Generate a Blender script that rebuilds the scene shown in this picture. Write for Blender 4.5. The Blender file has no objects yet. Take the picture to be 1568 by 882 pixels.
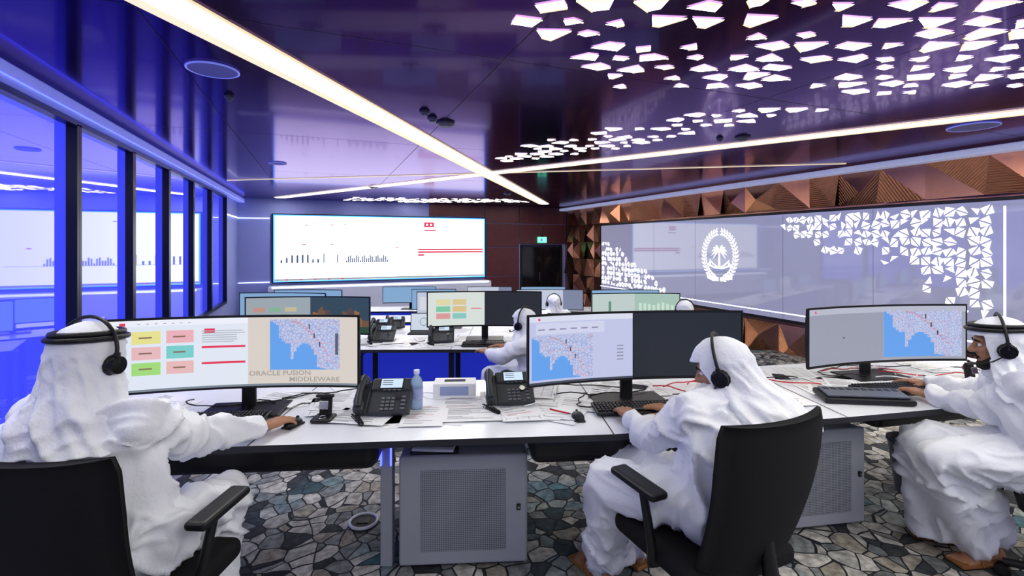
import bpy, bmesh, math, random
from mathutils import Vector, Matrix, Euler, noise
random.seed(7)
YAW=math.radians(21.5)
RC=Matrix.Rotation(-YAW,4,'Z')      # building frame is axis aligned; desks stand turned 21.5 deg to it
I4=Matrix.Identity(4)
V=Vector
XL,XR,YB,YR,ZC,ZF=-2.14,8.2,15.6,-2.6,2.92,-0.6
CAMH=1.62
scn=bpy.context.scene
COL=scn.collection
try:
    scn.view_settings.view_transform='Standard'
    scn.view_settings.look='None'
    scn.view_settings.gamma=.90
    scn.view_settings.exposure=.06
except Exception: pass

# ---------------------------------------------------------------- materials
def mat(name,col,rough=.5,metal=0,em=None,es=0,coat=0,ns=12,na=.08,bump=0,bs=60,alpha=1,trans=0,ior=1.45,stretch=None,cior=1.5,crough=.03):
    m=bpy.data.materials.new(name); m.use_nodes=True
    nt=m.node_tree; N=nt.nodes; L=nt.links
    b=N['Principled BSDF']
    tc=N.new('ShaderNodeTexCoord')
    mp=N.new('ShaderNodeMapping'); L.new(tc.outputs['Object'],mp.inputs[0])
    if stretch: mp.inputs['Scale'].default_value=stretch
    n=N.new('ShaderNodeTexNoise'); n.inputs['Scale'].default_value=ns; n.inputs['Detail'].default_value=3
    L.new(mp.outputs[0],n.inputs['Vector'])
    mx=N.new('ShaderNodeMix'); mx.data_type='RGBA'
    mx.inputs[6].default_value=tuple(c*(1-na) for c in col)+(1,)
    mx.inputs[7].default_value=tuple(min(1,c*(1+na)) for c in col)+(1,)
    L.new(n.outputs[0],mx.inputs[0]); L.new(mx.outputs[2],b.inputs['Base Color'])
    b.inputs['Roughness'].default_value=rough; b.inputs['Metallic'].default_value=metal
    b.inputs['IOR'].default_value=ior
    if em: 
        b.inputs['Emission Color'].default_value=tuple(em)+(1,); b.inputs['Emission Strength'].default_value=es
    if coat: b.inputs['Coat Weight'].default_value=coat; b.inputs['Coat Roughness'].default_value=crough; b.inputs['Coat IOR'].default_value=cior
    if trans: b.inputs['Transmission Weight'].default_value=trans
    if bump:
        n2=N.new('ShaderNodeTexNoise'); n2.inputs['Scale'].default_value=bs; n2.inputs['Detail'].default_value=4
        L.new(mp.outputs[0],n2.inputs['Vector'])
        bp=N.new('ShaderNodeBump'); bp.inputs['Strength'].default_value=bump; bp.inputs['Distance'].default_value=.01
        L.new(n2.outputs[0],bp.inputs['Height']); L.new(bp.outputs[0],b.inputs['Normal'])
    return m
_em={}
def emat(col,s=1.0,name='screen_glow'):
    k=(tuple(col),s,name)
    if k not in _em:
        _em[k]=mat(name,(.02,.02,.02),.35,0,col,s)
    return _em[k]

M_black=mat('black_plastic',(.012,.012,.014),.38,bump=.1,bs=300)
M_blackg=mat('black_gloss',(.008,.008,.01),.12)
M_fabric=mat('black_chair_fabric',(.004,.004,.006),.85,bump=.4,bs=500)
M_dark=mat('dark_metal',(.03,.03,.035),.35,.6)
M_white=mat('white_laminate',(.82,.84,.90),.3,na=.02)
M_edge=mat('desk_edge',(.03,.03,.04),.4)
M_cab=mat('cabinet_grey',(.38,.40,.45),.4,.1,na=.03)
M_thobe=mat('white_cotton',(.84,.86,.92),.85,na=.02,bump=.2,bs=60)
M_scarf=mat('white_headscarf_cotton',(.84,.86,.92),.9,na=.02,bump=.3,bs=90)
M_skin=mat('skin',(.42,.22,.13),.5,na=.1,bump=.1,bs=200)
M_hair=mat('beard_hair',(.015,.010,.008),.8,bump=.6,bs=250)
M_lip=mat('lips',(.30,.12,.09),.5)
M_eye=mat('eye_white',(.8,.8,.78),.2)
M_leather=mat('brown_leather',(.28,.12,.04),.5)
M_paper=mat('paper',(.84,.85,.88),.8,na=.02)
M_ink=mat('ink',(.06,.06,.08),.8)
M_rule=mat('ruled_lines',(.30,.30,.36),.8)
M_red=mat('red_plastic',(.6,.02,.04),.4)
M_chrome=mat('chrome',(.5,.5,.52),.2,1)
M_ceil=mat('ceiling_metal_panel',(.062,.024,.075),.17,1.0,ns=1.5,na=.10,bump=.05,bs=3,coat=.22,cior=1.5,crough=.05)
M_ceil.node_tree.nodes['Principled BSDF'].inputs['Specular Tint'].default_value=(.72,.60,1.0,1)
M_seam=mat('ceiling_seam',(.03,.02,.04),.5)
M_wallw=mat('lavender_wall',(.36,.40,.76),.5,na=.03)
M_maroon=mat('maroon_wood_panel',(.14,.045,.05),.35,.2,ns=6,na=.35,stretch=(1,1,8))
M_wallb=mat('rear_wall_paint',(.16,.17,.40),.6)
M_trimw=mat('glowing_white_trim',(.50,.54,.85),.4,em=(.20,.24,1.0),es=.42)  # soft blue glow put into the colour; cornice and speaker rims are no lamps
M_trimr=mat('glowing_pale_trim',(.66,.70,.85),.4,em=(.55,.6,.9),es=.35)  # pale glow put into the colour; the right cornice is no lamp
M_frame=mat('window_frame_black',(.010,.012,.02),.3)
M_glass=mat('glowing_blue_glass',(.05,.05,.30),.03,0,em=(.055,.075,.98),es=1.15,coat=1,ns=.4,na=.2,ior=1.9,cior=2.1,crough=.02)  # opaque pane; its own glow stands in for the blue-lit room behind
M_strip=mat('strip_light_diffuser',(.9,.9,.9),.5,em=(1,.98,.93),es=18)
M_warm=mat('warm_glow',(.8,.75,.5),.5,em=(1,.85,.55),es=.8)  # glow put into the colour for lit recess sides; also the thin light
M_hole=mat('cutout_light',(.9,.9,.85),.5,em=(1,.97,.86),es=8)
M_ledblue=mat('led_blue',(.1,.1,.9),.5,em=(.08,.11,1.0),es=3.5)
M_ledwhite=mat('led_white_line',(.9,.9,1),.5,em=(.75,.82,1),es=1.6)
M_ledwall=mat('led_wall_surface',(.10,.10,.14),.05,0,em=(.34,.345,.49),es=.80,coat=1,ns=.5,na=.1,ior=1.7)
M_sym=mat('white_symbol',(.9,.9,.9),.5,em=(1,1,.97),es=1.0)
M_bluedesk=mat('blue_glow_panel',(.02,.03,.25),.35,em=(.02,.04,.6),es=.6)  # blue light on the desk panels, put in as their own glow
M_green=mat('exit_green',(.1,.6,.3),.5,em=(.15,.9,.5),es=2)
M_grille=mat('speaker_grille',(.22,.22,.5),.5,bump=.5,bs=200)
M_slate=mat('slate_plastic',(.12,.13,.17),.3)

def copper(name,axis,scale,col=(.82,.38,.20)):
    m=mat(name,col,.30,1,na=.25,ns=3)
    nt=m.node_tree;N=nt.nodes;L=nt.links
    if scale:
        tc=N.new('ShaderNodeTexCoord'); mp=N.new('ShaderNodeMapping'); mp.inputs['Rotation'].default_value=(axis,0,0)
        w=N.new('ShaderNodeTexWave'); w.bands_direction='Y'; w.inputs['Scale'].default_value=scale
        L.new(tc.outputs['Object'],mp.inputs[0]); L.new(mp.outputs[0],w.inputs[0])
        bp=N.new('ShaderNodeBump'); bp.inputs['Strength'].default_value=.8; bp.inputs['Distance'].default_value=.03
        L.new(w.outputs['Fac'],bp.inputs['Height']); L.new(bp.outputs[0],N['Principled BSDF'].inputs['Normal'])
    return m
COP=[copper('copper_plain',0,0),copper('copper_ribbed',.6,9),copper('copper_ribbed_steep',-.7,9),copper('copper_ribbed_flat',1.57,9),copper('bronze_plain',0,0,(.42,.21,.14))]
BRZ=[copper('dark_bronze',0,0,(.32,.15,.10)),copper('dark_bronze_ribbed',.6,9,(.36,.17,.11)),copper('bronze_satin',0,0,(.50,.25,.16))]

def floor_mat():
    m=mat('stone_pattern_carpet',(.2,.2,.2),.75,ns=3)
    nt=m.node_tree;N=nt.nodes;L=nt.links; b=N['Principled BSDF']
    tc=N.new('ShaderNodeTexCoord')
    nz=N.new('ShaderNodeTexNoise'); nz.inputs['Scale'].default_value=3
    vm=N.new('ShaderNodeVectorMath'); vm.operation='MULTIPLY_ADD'; vm.inputs[1].default_value=(.12,.12,0)
    L.new(tc.outputs['Object'],nz.inputs['Vector']); L.new(nz.outputs['Color'],vm.inputs[0]); L.new(tc.outputs['Object'],vm.inputs[2])
    v=N.new('ShaderNodeTexVoronoi'); v.inputs['Scale'].default_value=9.5
    e=N.new('ShaderNodeTexVoronoi'); e.feature='DISTANCE_TO_EDGE'; e.inputs['Scale'].default_value=9.5
    L.new(vm.outputs[0],v.inputs['Vector']); L.new(vm.outputs[0],e.inputs['Vector'])
    sp=N.new('ShaderNodeSeparateColor'); L.new(v.outputs['Color'],sp.inputs[0])
    cr=N.new('ShaderNodeValToRGB'); cr.color_ramp.interpolation='CONSTANT'
    els=cr.color_ramp.elements
    els[0].position=0; els[0].color=(.05,.055,.06,1); els[1].position=.14; els[1].color=(.27,.28,.28,1)
    for p,c in ((.36,(.46,.45,.42)),(.54,(.19,.20,.20)),(.66,(.58,.56,.52)),(.85,(.36,.33,.28))):
        x=els.new(p); x.color=c+(1,)
    L.new(sp.outputs[0],cr.inputs[0])
    n2=N.new('ShaderNodeTexNoise'); n2.inputs['Scale'].default_value=1.1; L.new(tc.outputs['Object'],n2.inputs['Vector'])
    r2=N.new('ShaderNodeValToRGB'); r2.color_ramp.elements[0].position=.52; r2.color_ramp.elements[1].position=.64
    L.new(n2.outputs[0],r2.inputs[0])
    mt=N.new('ShaderNodeMath'); mt.operation='MULTIPLY'; L.new(r2.outputs[0],mt.inputs[0])
    gt=N.new('ShaderNodeMath'); gt.operation='MULTIPLY'; gt.inputs[1].default_value=.65; L.new(sp.outputs[1],gt.inputs[0]); L.new(gt.outputs[0],mt.inputs[1])
    mx=N.new('ShaderNodeMix'); mx.data_type='RGBA'; mx.inputs[7].default_value=(.07,.26,.33,1)
    L.new(mt.outputs[0],mx.inputs[0]); L.new(cr.outputs[0],mx.inputs[6])
    nf=N.new('ShaderNodeTexNoise'); nf.inputs['Scale'].default_value=22; nf.inputs['Detail'].default_value=5; L.new(tc.outputs['Object'],nf.inputs['Vector'])
    rf=N.new('ShaderNodeMapRange'); rf.inputs[1].default_value=.35; rf.inputs[2].default_value=.65; rf.inputs[3].default_value=.6; rf.inputs[4].default_value=1.25; L.new(nf.outputs[0],rf.inputs[0])
    vs=N.new('ShaderNodeVectorMath'); vs.operation='SCALE'; L.new(mx.outputs[2],vs.inputs[0]); L.new(rf.outputs[0],vs.inputs['Scale'])
    lt=N.new('ShaderNodeMath'); lt.operation='LESS_THAN'; lt.inputs[1].default_value=.035; L.new(e.outputs['Distance'],lt.inputs[0])
    m3=N.new('ShaderNodeMix'); m3.data_type='RGBA'; m3.inputs[7].default_value=(.02,.022,.028,1)
    L.new(lt.outputs[0],m3.inputs[0]); L.new(vs.outputs[0],m3.inputs[6])
    L.new(m3.outputs[2],b.inputs['Base Color'])
    return m
M_floor=floor_mat()
def map_mat():
    m=mat('street_map_display',(.02,.02,.02),.35)
    nt=m.node_tree;N=nt.nodes;L=nt.links; b=N['Principled BSDF']
    tc=N.new('ShaderNodeTexCoord')
    e=N.new('ShaderNodeTexVoronoi'); e.feature='DISTANCE_TO_EDGE'; e.inputs['Scale'].default_value=60
    e2=N.new('ShaderNodeTexVoronoi'); e2.feature='DISTANCE_TO_EDGE'; e2.inputs['Scale'].default_value=9
    L.new(tc.outputs['Object'],e.inputs['Vector']); L.new(tc.outputs['Object'],e2.inputs['Vector'])
    r=N.new('ShaderNodeValToRGB'); r.color_ramp.elements[0].color=(.34,.42,.72,1); r.color_ramp.elements[0].position=.03
    r.color_ramp.elements[1].color=(.58,.62,.82,1); r.color_ramp.elements[1].position=.12
    L.new(e.outputs['Distance'],r.inputs[0])
    lt=N.new('ShaderNodeMath'); lt.operation='LESS_THAN'; lt.inputs[1].default_value=.010; L.new(e2.outputs['Distance'],lt.inputs[0])
    mx=N.new('ShaderNodeMix'); mx.data_type='RGBA'; mx.inputs[7].default_value=(.74,.46,.56,1)
    L.new(lt.outputs[0],mx.inputs[0]); L.new(r.outputs[0],mx.inputs[6])
    L.new(mx.outputs[2],b.inputs['Emission Color']); b.inputs['Emission Strength'].default_value=.92
    return m
M_map=map_mat()

# ---------------------------------------------------------------- mesh builder
class MB:
    def __init__(s): s.v=[];s.f=[];s.mi=[];s.sm=[];s.mats=[]
    def _m(s,m):
        if m not in s.mats: s.mats.append(m)
        return s.mats.index(m)
    def add(s,vs,fs,m,smooth=False,M=None):
        o=len(s.v); i=s._m(m)
        for p in vs:
            p=V(p); s.v.append(M@p if M else p)
        for f in fs:
            s.f.append([a+o for a in f]); s.mi.append(i); s.sm.append(smooth)
    def box(s,c,size,m,bev=0,rot=(0,0,0),seg=2,M=None):
        bm=bmesh.new(); bmesh.ops.create_cube(bm,size=1)
        for v in bm.verts: v.co=V((v.co.x*size[0],v.co.y*size[1],v.co.z*size[2]))
        if bev: bmesh.ops.bevel(bm,geom=bm.edges[:],offset=bev,segments=seg,affect='EDGES',profile=.5)
        T=Matrix.Translation(c)@Euler(rot).to_matrix().to_4x4()
        if M: T=M@T
        bm.verts.index_update()
        s.add([v.co.copy() for v in bm.verts],[[v.index for v in f.verts] for f in bm.faces],m,False,T); bm.free()
    def ring(s,rings,m,smooth=True,caps=True,closed=False):
        n=len(rings[0]); vs=[p for r in rings for p in r]; fs=[]
        K=len(rings)
        for k in range(K if closed else K-1):
            k2=(k+1)%K
            for i in range(n):
                j=(i+1)%n; fs.append([k*n+i,k*n+j,k2*n+j,k2*n+i])
        s.add(vs,fs,m,smooth)
        if caps and not closed:
            s.add(rings[0],[list(range(n))[::-1]],m,False); s.add(rings[-1],[list(range(n))],m,False)
    def tube(s,pts,r,m,n=8,closed=False,caps=True):
        pts=[V(p) for p in pts]; K=len(pts)
        rs=r if isinstance(r,(list,tuple)) else [r]*K
        up=None; rings=[]
        for k in range(K):
            if closed: t=pts[(k+1)%K]-pts[(k-1)%K]
            else: t=pts[min(k+1,K-1)]-pts[max(k-1,0)]
            if t.length<1e-9: t=V((0,0,1))
            t.normalize()
            if up is None:
                up=V((0,0,1)) if abs(t.z)<.9 else V((1,0,0))
            a=(up-t*up.dot(t))
            if a.length<1e-6: a=t.orthogonal()
            a.normalize(); b=t.cross(a); up=a
            rings.append([pts[k]+(a*math.cos(2*math.pi*i/n)+b*math.sin(2*math.pi*i/n))*rs[k] for i in range(n)])
        s.ring(rings,m,True,caps,closed)
    def cyl(s,p0,p1,r0,r1,m,n=20): s.tube([p0,p1],[r0,r1],m,n)
    def ell(s,c,r,m,R=None,u=16,w=10):
        if not isinstance(r,(tuple,list)): r=(r,r,r)
        vs=[];fs=[]
        for j in range(1,w):
            a=math.pi*j/w
            for i in range(u):
                b=2*math.pi*i/u; vs.append(V((r[0]*math.sin(a)*math.cos(b),r[1]*math.sin(a)*math.sin(b),r[2]*math.cos(a))))
        t=len(vs); vs.append(V((0,0,r[2]))); vs.append(V((0,0,-r[2])))
        for j in range(w-2):
            for i in range(u):
                k=(i+1)%u; fs.append([j*u+i,(j+1)*u+i,(j+1)*u+k,j*u+k])
        for i in range(u):
            k=(i+1)%u; fs.append([t,i,k]); fs.append([t+1,(w-2)*u+k,(w-2)*u+i])
        if R: vs=[R@p for p in vs]
        c=V(c); s.add([p+c for p in vs],fs,m,True)
    def limb(s,pr,m=None,n=14):
        m=m or M_thobe
        for k,(p,r) in enumerate(pr):
            s.ell(p,r,m,u=n,w=8)
            if k: s.tube([pr[k-1][0],p],[pr[k-1][1],r],m,n)
    def poly(s,pts,m): s.add(pts,[list(range(len(pts)))],m)
    def prism(s,pts,z0,z1,m,mside=None):
        n=len(pts); a=[V((p[0],p[1],z0)) for p in pts]; b=[V((p[0],p[1],z1)) for p in pts]
        s.add(b,[list(range(n))],m); s.add(a,[list(range(n))[::-1]],m)
        s.add(a+b,[[i,(i+1)%n,n+(i+1)%n,n+i] for i in range(n)],mside or m)
    def build(s,name,M=I4,parent=None,origin=None,bm_fix=False):
        if origin is not None:
            o=V(origin); s.v=[p-o for p in s.v]
            if parent is None: M=M@Matrix.Translation(o)
        me=bpy.data.meshes.new(name); me.from_pydata([tuple(p) for p in s.v],[],s.f)
        for m in s.mats: me.materials.append(m)
        me.polygons.foreach_set('material_index',s.mi); me.polygons.foreach_set('use_smooth',s.sm)
        me.update()
        if bm_fix:
            bm=bmesh.new(); bm.from_mesh(me); bmesh.ops.recalc_face_normals(bm,faces=bm.faces[:]); bm.to_mesh(me); bm.free()
        ob=bpy.data.objects.new(name,me); COL.objects.link(ob)
        if parent: ob.parent=parent
        ob.matrix_basis=M
        return ob

def place(x,d,z,rot=0): return RC@Matrix.Translation((x,d,z))@Matrix.Rotation(rot,4,'Z')
def remesh(mb,name,vox,it,mt,parent,origin,disp=None,M=I4):
    t=mb.build('tmp',I4,None,None)
    md=t.modifiers.new('r','REMESH'); md.mode='VOXEL'; md.voxel_size=vox; md.use_smooth_shade=True
    sm=t.modifiers.new('s','SMOOTH'); sm.factor=.6; sm.iterations=it
    dg=bpy.context.evaluated_depsgraph_get(); dg.update()
    me=bpy.data.meshes.new_from_object(t.evaluated_get(dg))
    bpy.data.objects.remove(t)
    me.materials.clear(); me.materials.append(mt)
    if disp:
        nr=[v.normal.copy() for v in me.vertices]
        for v,n in zip(me.vertices,nr): v.co+=n*disp(v.co,n)
    o=V(origin)
    for v in me.vertices: v.co-=o
    me.polygons.foreach_set('use_smooth',[True]*len(me.polygons)); me.update()
    me.name=name
    ob=bpy.data.objects.new(name,me); COL.objects.link(ob); ob.parent=parent; ob.matrix_basis=M
    return ob
def empty(name,M):
    e=bpy.data.objects.new(name,None); e.empty_display_size=.1; COL.objects.link(e); e.matrix_basis=M; return e
def text_geo(txt,size):
    cu=bpy.data.curves.new('t','FONT'); cu.body=txt; cu.size=size; cu.resolution_u=2; cu.offset=.0007
    ob=bpy.data.objects.new('t',cu); COL.objects.link(ob)
    dg=bpy.context.evaluated_depsgraph_get(); dg.update()
    me=bpy.data.meshes.new_from_object(ob.evaluated_get(dg))
    vs=[v.co.copy() for v in me.vertices]; fs=[list(p.vertices) for p in me.polygons]
    bpy.data.objects.remove(ob); return vs,fs

# ---------------------------------------------------------------- room shell (room frame)
def clip(poly,nx,ny,k,keep_less):
    out=[];n=len(poly)
    for i in range(n):
        a=poly[i];b=poly[(i+1)%n]
        da=a[0]*nx+a[1]*ny-k; db=b[0]*nx+b[1]*ny-k
        ia=(da<=0)==keep_less; ib=(db<=0)==keep_less
        if ia: out.append(a)
        if ia!=ib:
            t=da/(da-db); out.append((a[0]+(b[0]-a[0])*t,a[1]+(b[1]-a[1])*t))
    return out
rect=[(XL,YR),(XR,YR),(XR,YB),(XL,YB)]
sx,cx=math.sin(YAW),math.cos(YAW)
TIERS=[(0,3.7,0.0),(3.7,5.6,-.15),(5.6,7.15,-.30),(7.15,9.4,-.45),(9.4,99,-.60)]
b=MB()
b.prism(rect,ZF-.1,ZF,M_floor)
for d0,d1,h in TIERS[:-1]:
    p=clip(rect,sx,cx,d1,True)
    b.prism(p,ZF,h,M_floor,M_dark)
b.build('floor')
b=MB(); b.prism([(XL-.2,YR-.2),(XR+.2,YR-.2),(XR+.2,YB+.2),(XL-.2,YB+.2)],ZC,ZC+.1,M_ceil)
b.build('ceiling')
b=MB()
def seam(p,q,w=.0025):
    p=V(p+(ZC-.002,));q=V(q+(ZC-.002,)); t=(q-p).normalized(); n=V((-t.y,t.x,0))*w
    b.poly([p-n,p+n,q+n,q-n],M_seam)
def c2r(x,d): return (x*cx+d*sx,-x*sx+d*cx)
for x in (-.95,1.2,3.7,5.9): seam((x,YR),(x,YB))
for y in (3.2,6.4,9.6,12.8): seam((XL,y),(XR,y))
b.build('trim_ceiling_seams')
b=MB(); b.box(((XL-.20),(YB+YR)/2,(ZC+ZF)/2),(.24,YB-YR,ZC-ZF),M_wallw); b.build('wall_left')
b=MB(); b.box(((XR+.12),(YB+YR)/2,(ZC+ZF)/2),(.2,YB-YR,ZC-ZF),COP[4]); b.build('wall_right')
b=MB(); b.box(((XR+XL)/2,YB+.1,(ZC+ZF)/2),(XR-XL+.4,.2,ZC-ZF),M_wallw); b.build('wall_back')
b=MB(); b.box(((XR+XL)/2,YR-.1,(ZC+ZF)/2),(XR-XL+.4,.2,ZC-ZF),M_wallb); b.build('wall_rear')
# maroon panelling on back wall
b=MB()
b.box(((3.25+5.12)/2,YB-.02,(2.47+ZC)/2+.02),(5.12-3.25-.01,.04,ZC-2.47-.06),M_maroon)
for x0,x1 in ((5.14,6.40),):
    for z0,z1 in ((ZF,.5),(.51,1.5),(1.51,2.3),(2.31,ZC)):
        b.box(((x0+x1)/2,YB-.02,(z0+z1)/2),(x1-x0-.01,.04,z1-z0-.01),M_maroon,.004)
for x0,x1 in ((6.41,7.3),(7.31,8.19)):
    for z0,z1 in ((1.60,2.3),(2.31,ZC)):
        b.box(((x0+x1)/2,YB-.02,(z0+z1)/2),(x1-x0-.01,.04,z1-z0-.01),M_maroon,.004)
b.build('trim_maroon_panelling')
b=MB(); b.box((7.24,YB-.03,.45),(1.5,.05,2.1),M_blackg,.004)
b.box((7.24,YB-.06,.45),(.02,.02,2.1),M_dark); b.box((6.47,YB-.05,.47),(.06,.08,2.14),M_black); b.box((8.01,YB-.05,.47),(.06,.08,2.14),M_black)
b.box((7.24,YB-.05,1.55),(1.6,.08,.06),M_black); b.cyl((7.16,YB-.09,.3),(7.16,YB-.09,.6),.012,.012,M_chrome)
b.build('door_1')
b=MB(); b.box((7.25,YB-.10,1.75),(.34,.05,.2),M_green,.01); b.box((7.25,YB-.06,1.88),(.05,.08,.08),M_dark)
b.poly([(7.17,YB-.127,1.70),(7.25,YB-.127,1.70),(7.25,YB-.127,1.80),(7.17,YB-.127,1.80)],M_white)
b.build('exit_sign')

# windows along left wall
ys=[2.75,4.22,5.70,7.13,8.60,10.08,11.6,13.3]
for i in range(len(ys)-1):
    b=MB(); y0,y1=ys[i],ys[i+1]; x=XL-.05; k_=random.uniform(-.006,.006)
    b.add([(x-k_,y0,.25),(x+k_,y1,.25),(x+k_,y1,2.72),(x-k_,y0,2.72)],[[0,1,2,3]],M_glass)
    for yy in (y0,y1): b.box((XL-.02,yy+(.025 if yy==y0 else -.025),1.485),(.10,.05,2.5),M_frame,.004)
    b.box((XL-.02,(y0+y1)/2,.22),(.1,y1-y0,.06),M_frame); b.box((XL-.02,(y0+y1)/2,2.74),(.1,y1-y0,.05),M_frame)
    b.build('window_%d'%(i+1))
b=MB()
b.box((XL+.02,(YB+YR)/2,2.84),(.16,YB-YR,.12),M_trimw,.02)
b.box((XL+.105,(YB+YR)/2,2.79),(.008,YB-YR-.2,.008),M_ledblue)  # LED line added to throw blue onto the ceiling
b.build('trim_left_cornice')
b=MB()
b.box((XL-.06,(13.35+YB)/2,2.35),(.02,YB-13.35,.03),M_ledwhite)
b.box((-1.8,YB-.02,2.35),(.8,.02,.02),M_ledwhite); b.box((-1.8,YB-.02,.5),(.8,.02,.02),M_ledwhite)
b.build('trim_light_lines')
b=MB()
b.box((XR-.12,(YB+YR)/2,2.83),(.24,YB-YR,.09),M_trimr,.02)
b.build('trim_right_cornice')
# faceted copper cladding
b=MB()
def facet(y0,y1,z0,z1,MS=COP):
    q=(y0+y1)/2+random.uniform(-.12,.12)*(y1-y0)*2; w=(z0+z1)/2+random.uniform(-.15,.15)*(z1-z0)
    c=(XR-random.uniform(.06,.14),q,w); P=[(XR-.02,y0,z0),(XR-.02,y1,z0),(XR-.02,y1,z1),(XR-.02,y0,z1)]
    if random.random()<.5:
        for k in range(4): b.add([P[k],P[(k+1)%4],c],[[0,1,2]],random.choice(MS))
    else:
        P2=list(P); k=random.randrange(2); P2[k]=(XR-.12,)+P2[k][1:]
        b.add([P2[0],P2[1],P2[2]],[[0,1,2]],random.choice(MS)); b.add([P2[0],P2[2],P2[3]],[[0,1,2]],random.choice(MS))
y=YR+.02
while y<13.0:
    w=random.uniform(.5,.8); y1=min(y+w,13.05)
    facet(y,y1,2.26,2.79)
    facet(y,y1,-.6,.08)
    y=y1
for yy in (13.08,13.55,14.02,14.49,14.96):
    for z in (-.6,0,.56,1.12,1.68,2.24): facet(yy,yy+.46,z,z+.55,BRZ)
y=YR
while y<2.3:
    for z in (.1,.8,1.5): facet(y,y+.7,z,z+.7)
    y+=.7
b.build('copper_wall_cladding')
# LED display wall on right
b=MB()
b.box((XR-.06,7.93,1.18),(.10,10.2,2.08),M_black,.01)
xw=XR-.115
b.add([(xw,2.9,.20),(xw,12.96,.20),(xw,12.96,2.17),(xw,2.9,2.17)],[[0,1,2,3]],M_ledwall)
b.box((xw-.004,8.2,.31),(.006,9.6,.022),M_ledwhite)
b.box((xw-.004,3.42,1.2),(.006,.022,1.80),M_ledwhite)
for yy in (5.0,6.6,8.9,10.4): b.box((xw-.001,yy,1.18),(.002,.004,1.96),M_slate)
def tri(Yc,hc,s):
    g=s*.13; k=random.choice((0,1)); r=random.uniform(-.55,.55); cr_,sr_=math.cos(r),math.sin(r)
    j=lambda: random.uniform(-.15,.15)*s
    Yc+=random.uniform(-.01,.01); hc+=random.uniform(-.01,.01)
    h_=s/2
    q=[(-h_,-h_),(h_,-h_),(h_,h_),(-h_,h_)]
    q=[(a+j(),c+j()) for a,c in q]
    if k: q=q[1:]+q[:1]
    n_=V((q[2][1]-q[0][1],-(q[2][0]-q[0][0]))).normalized()
    for T_ in ((q[0],q[1],q[2]),(q[0],q[2],q[3])):
        ca=sum(a for a,c in T_)/3; cc=sum(c for a,c in T_)/3
        sg=-1 if n_.x*ca+n_.y*cc<0 else 1
        pts=[]
        for a,c in T_:
            a=ca+(a-ca)*.90+n_.x*sg*g*.5; c=cc+(c-cc)*.90+n_.y*sg*g*.5
            pts.append((xw-.006,Yc+a*cr_-c*sr_,hc+a*sr_+c*cr_))
        if random.random()<.92: b.poly(pts,M_sym)
def interp(tab,x):
    for (a,va),(c,vc) in zip(tab,tab[1:]):
        if a<=x<=c: return va+(vc-va)*(x-a)/(c-a)
    return tab[-1][1]
low=[(3.5,.55),(3.75,.62),(4.1,1.0),(4.4,1.08),(4.6,1.45),(4.85,1.4),(5.3,1.55),(5.7,1.50),(6.2,1.8),(6.75,2.02)]
Y=3.60
while Y<6.72:
    h=2.05
    while h>interp(low,Y)-.1:
        edge=h-interp(low,Y)
        if random.random()<(.97 if edge>.15 else .5): tri(Y,h,.108)
        h-=.136
    Y+=.136
Y=10.0
while Y<12.9:
    h=.44
    while h<.5+(Y-9.95)*.48:
        if random.random()<(.95 if h<.3+(Y-9.95)*.45 else .5): tri(Y,h,.115)
        h+=.145
    Y+=.15
# emblem: wreath, palm, crossed sabres, ribbon
def E(a,bb): return (xw-.008,8.16-a,1.36+bb)
def leaf(ca,cb,ang,l,w):
    ux,uy=math.cos(ang),math.sin(ang)
    pts=[]
    for t,s in ((0,0),(.35,1),(.7,.8),(1,0),(.7,-.8),(.35,-1)):
        pts.append(E(ca+ux*l*t-uy*w*s,cb+uy*l*t+ux*w*s))
    b.poly(pts,M_sym)
for sgn in (1,-1):
    for k in range(18):
        t=-1.35+k*.157
        ca,cb=.45*math.cos(t)*sgn,.52*math.sin(t)
        tang=math.atan2(.52*math.cos(t),-.45*math.sin(t)*sgn)
        leaf(ca,cb,tang+.75*sgn*(-1),.12,.022); leaf(ca*.97,cb*.97,tang+.75*sgn,.11,.020)
        leaf(ca,cb,tang,.09,.012)
for k in range(11):
    a=math.radians(-35+k*25); n=6
    for j in range(n):
        t0,t1=j/n,(j+1)/n
        def fp(t): return (math.cos(a)*.25*t,.12+math.sin(a)*.22*t-.10*t*t)
        (x0,y0),(x1,y1)=fp(t0),fp(t1); w0=.026*math.sin(math.pi*min(1,t0+.12)); w1=.026*math.sin(math.pi*min(.98,t1))
        b.poly([E(x0,y0-w0),E(x1,y1-w1),E(x1,y1+w1),E(x0,y0+w0)],M_sym)
b.poly([E(-.032,-.26),E(.032,-.26),E(.022,.13),E(-.022,.13)],M_sym)
for sgn in (1,-1):
    n=12
    for j in range(n):
        def sp(t): return (sgn*(-.30+.58*t),-.20+.10*t-.20*math.sin(math.pi*t)*.6)
        (x0,y0),(x1,y1)=sp(j/n),sp((j+1)/n); w=.018
        b.poly([E(x0,y0-w),E(x1,y1-w),E(x1,y1+w),E(x0,y0+w)],M_sym)
    b.poly([E(sgn*-.33,-.21),E(sgn*-.28,-.25),E(sgn*-.24,-.16),E(sgn*-.29,-.14)],M_sym)
for a0,dz in ((-.36,.05),(-.18,0),(.02,0),(.20,.05)):
    b.poly([E(a0,-.56+dz),E(a0+.16,-.56+(dz if a0>.1 else 0)),E(a0+.16,-.47+(dz if a0>.1 else 0)),E(a0,-.47+dz)],M_sym)
b.build('led_display_wall')

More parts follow.
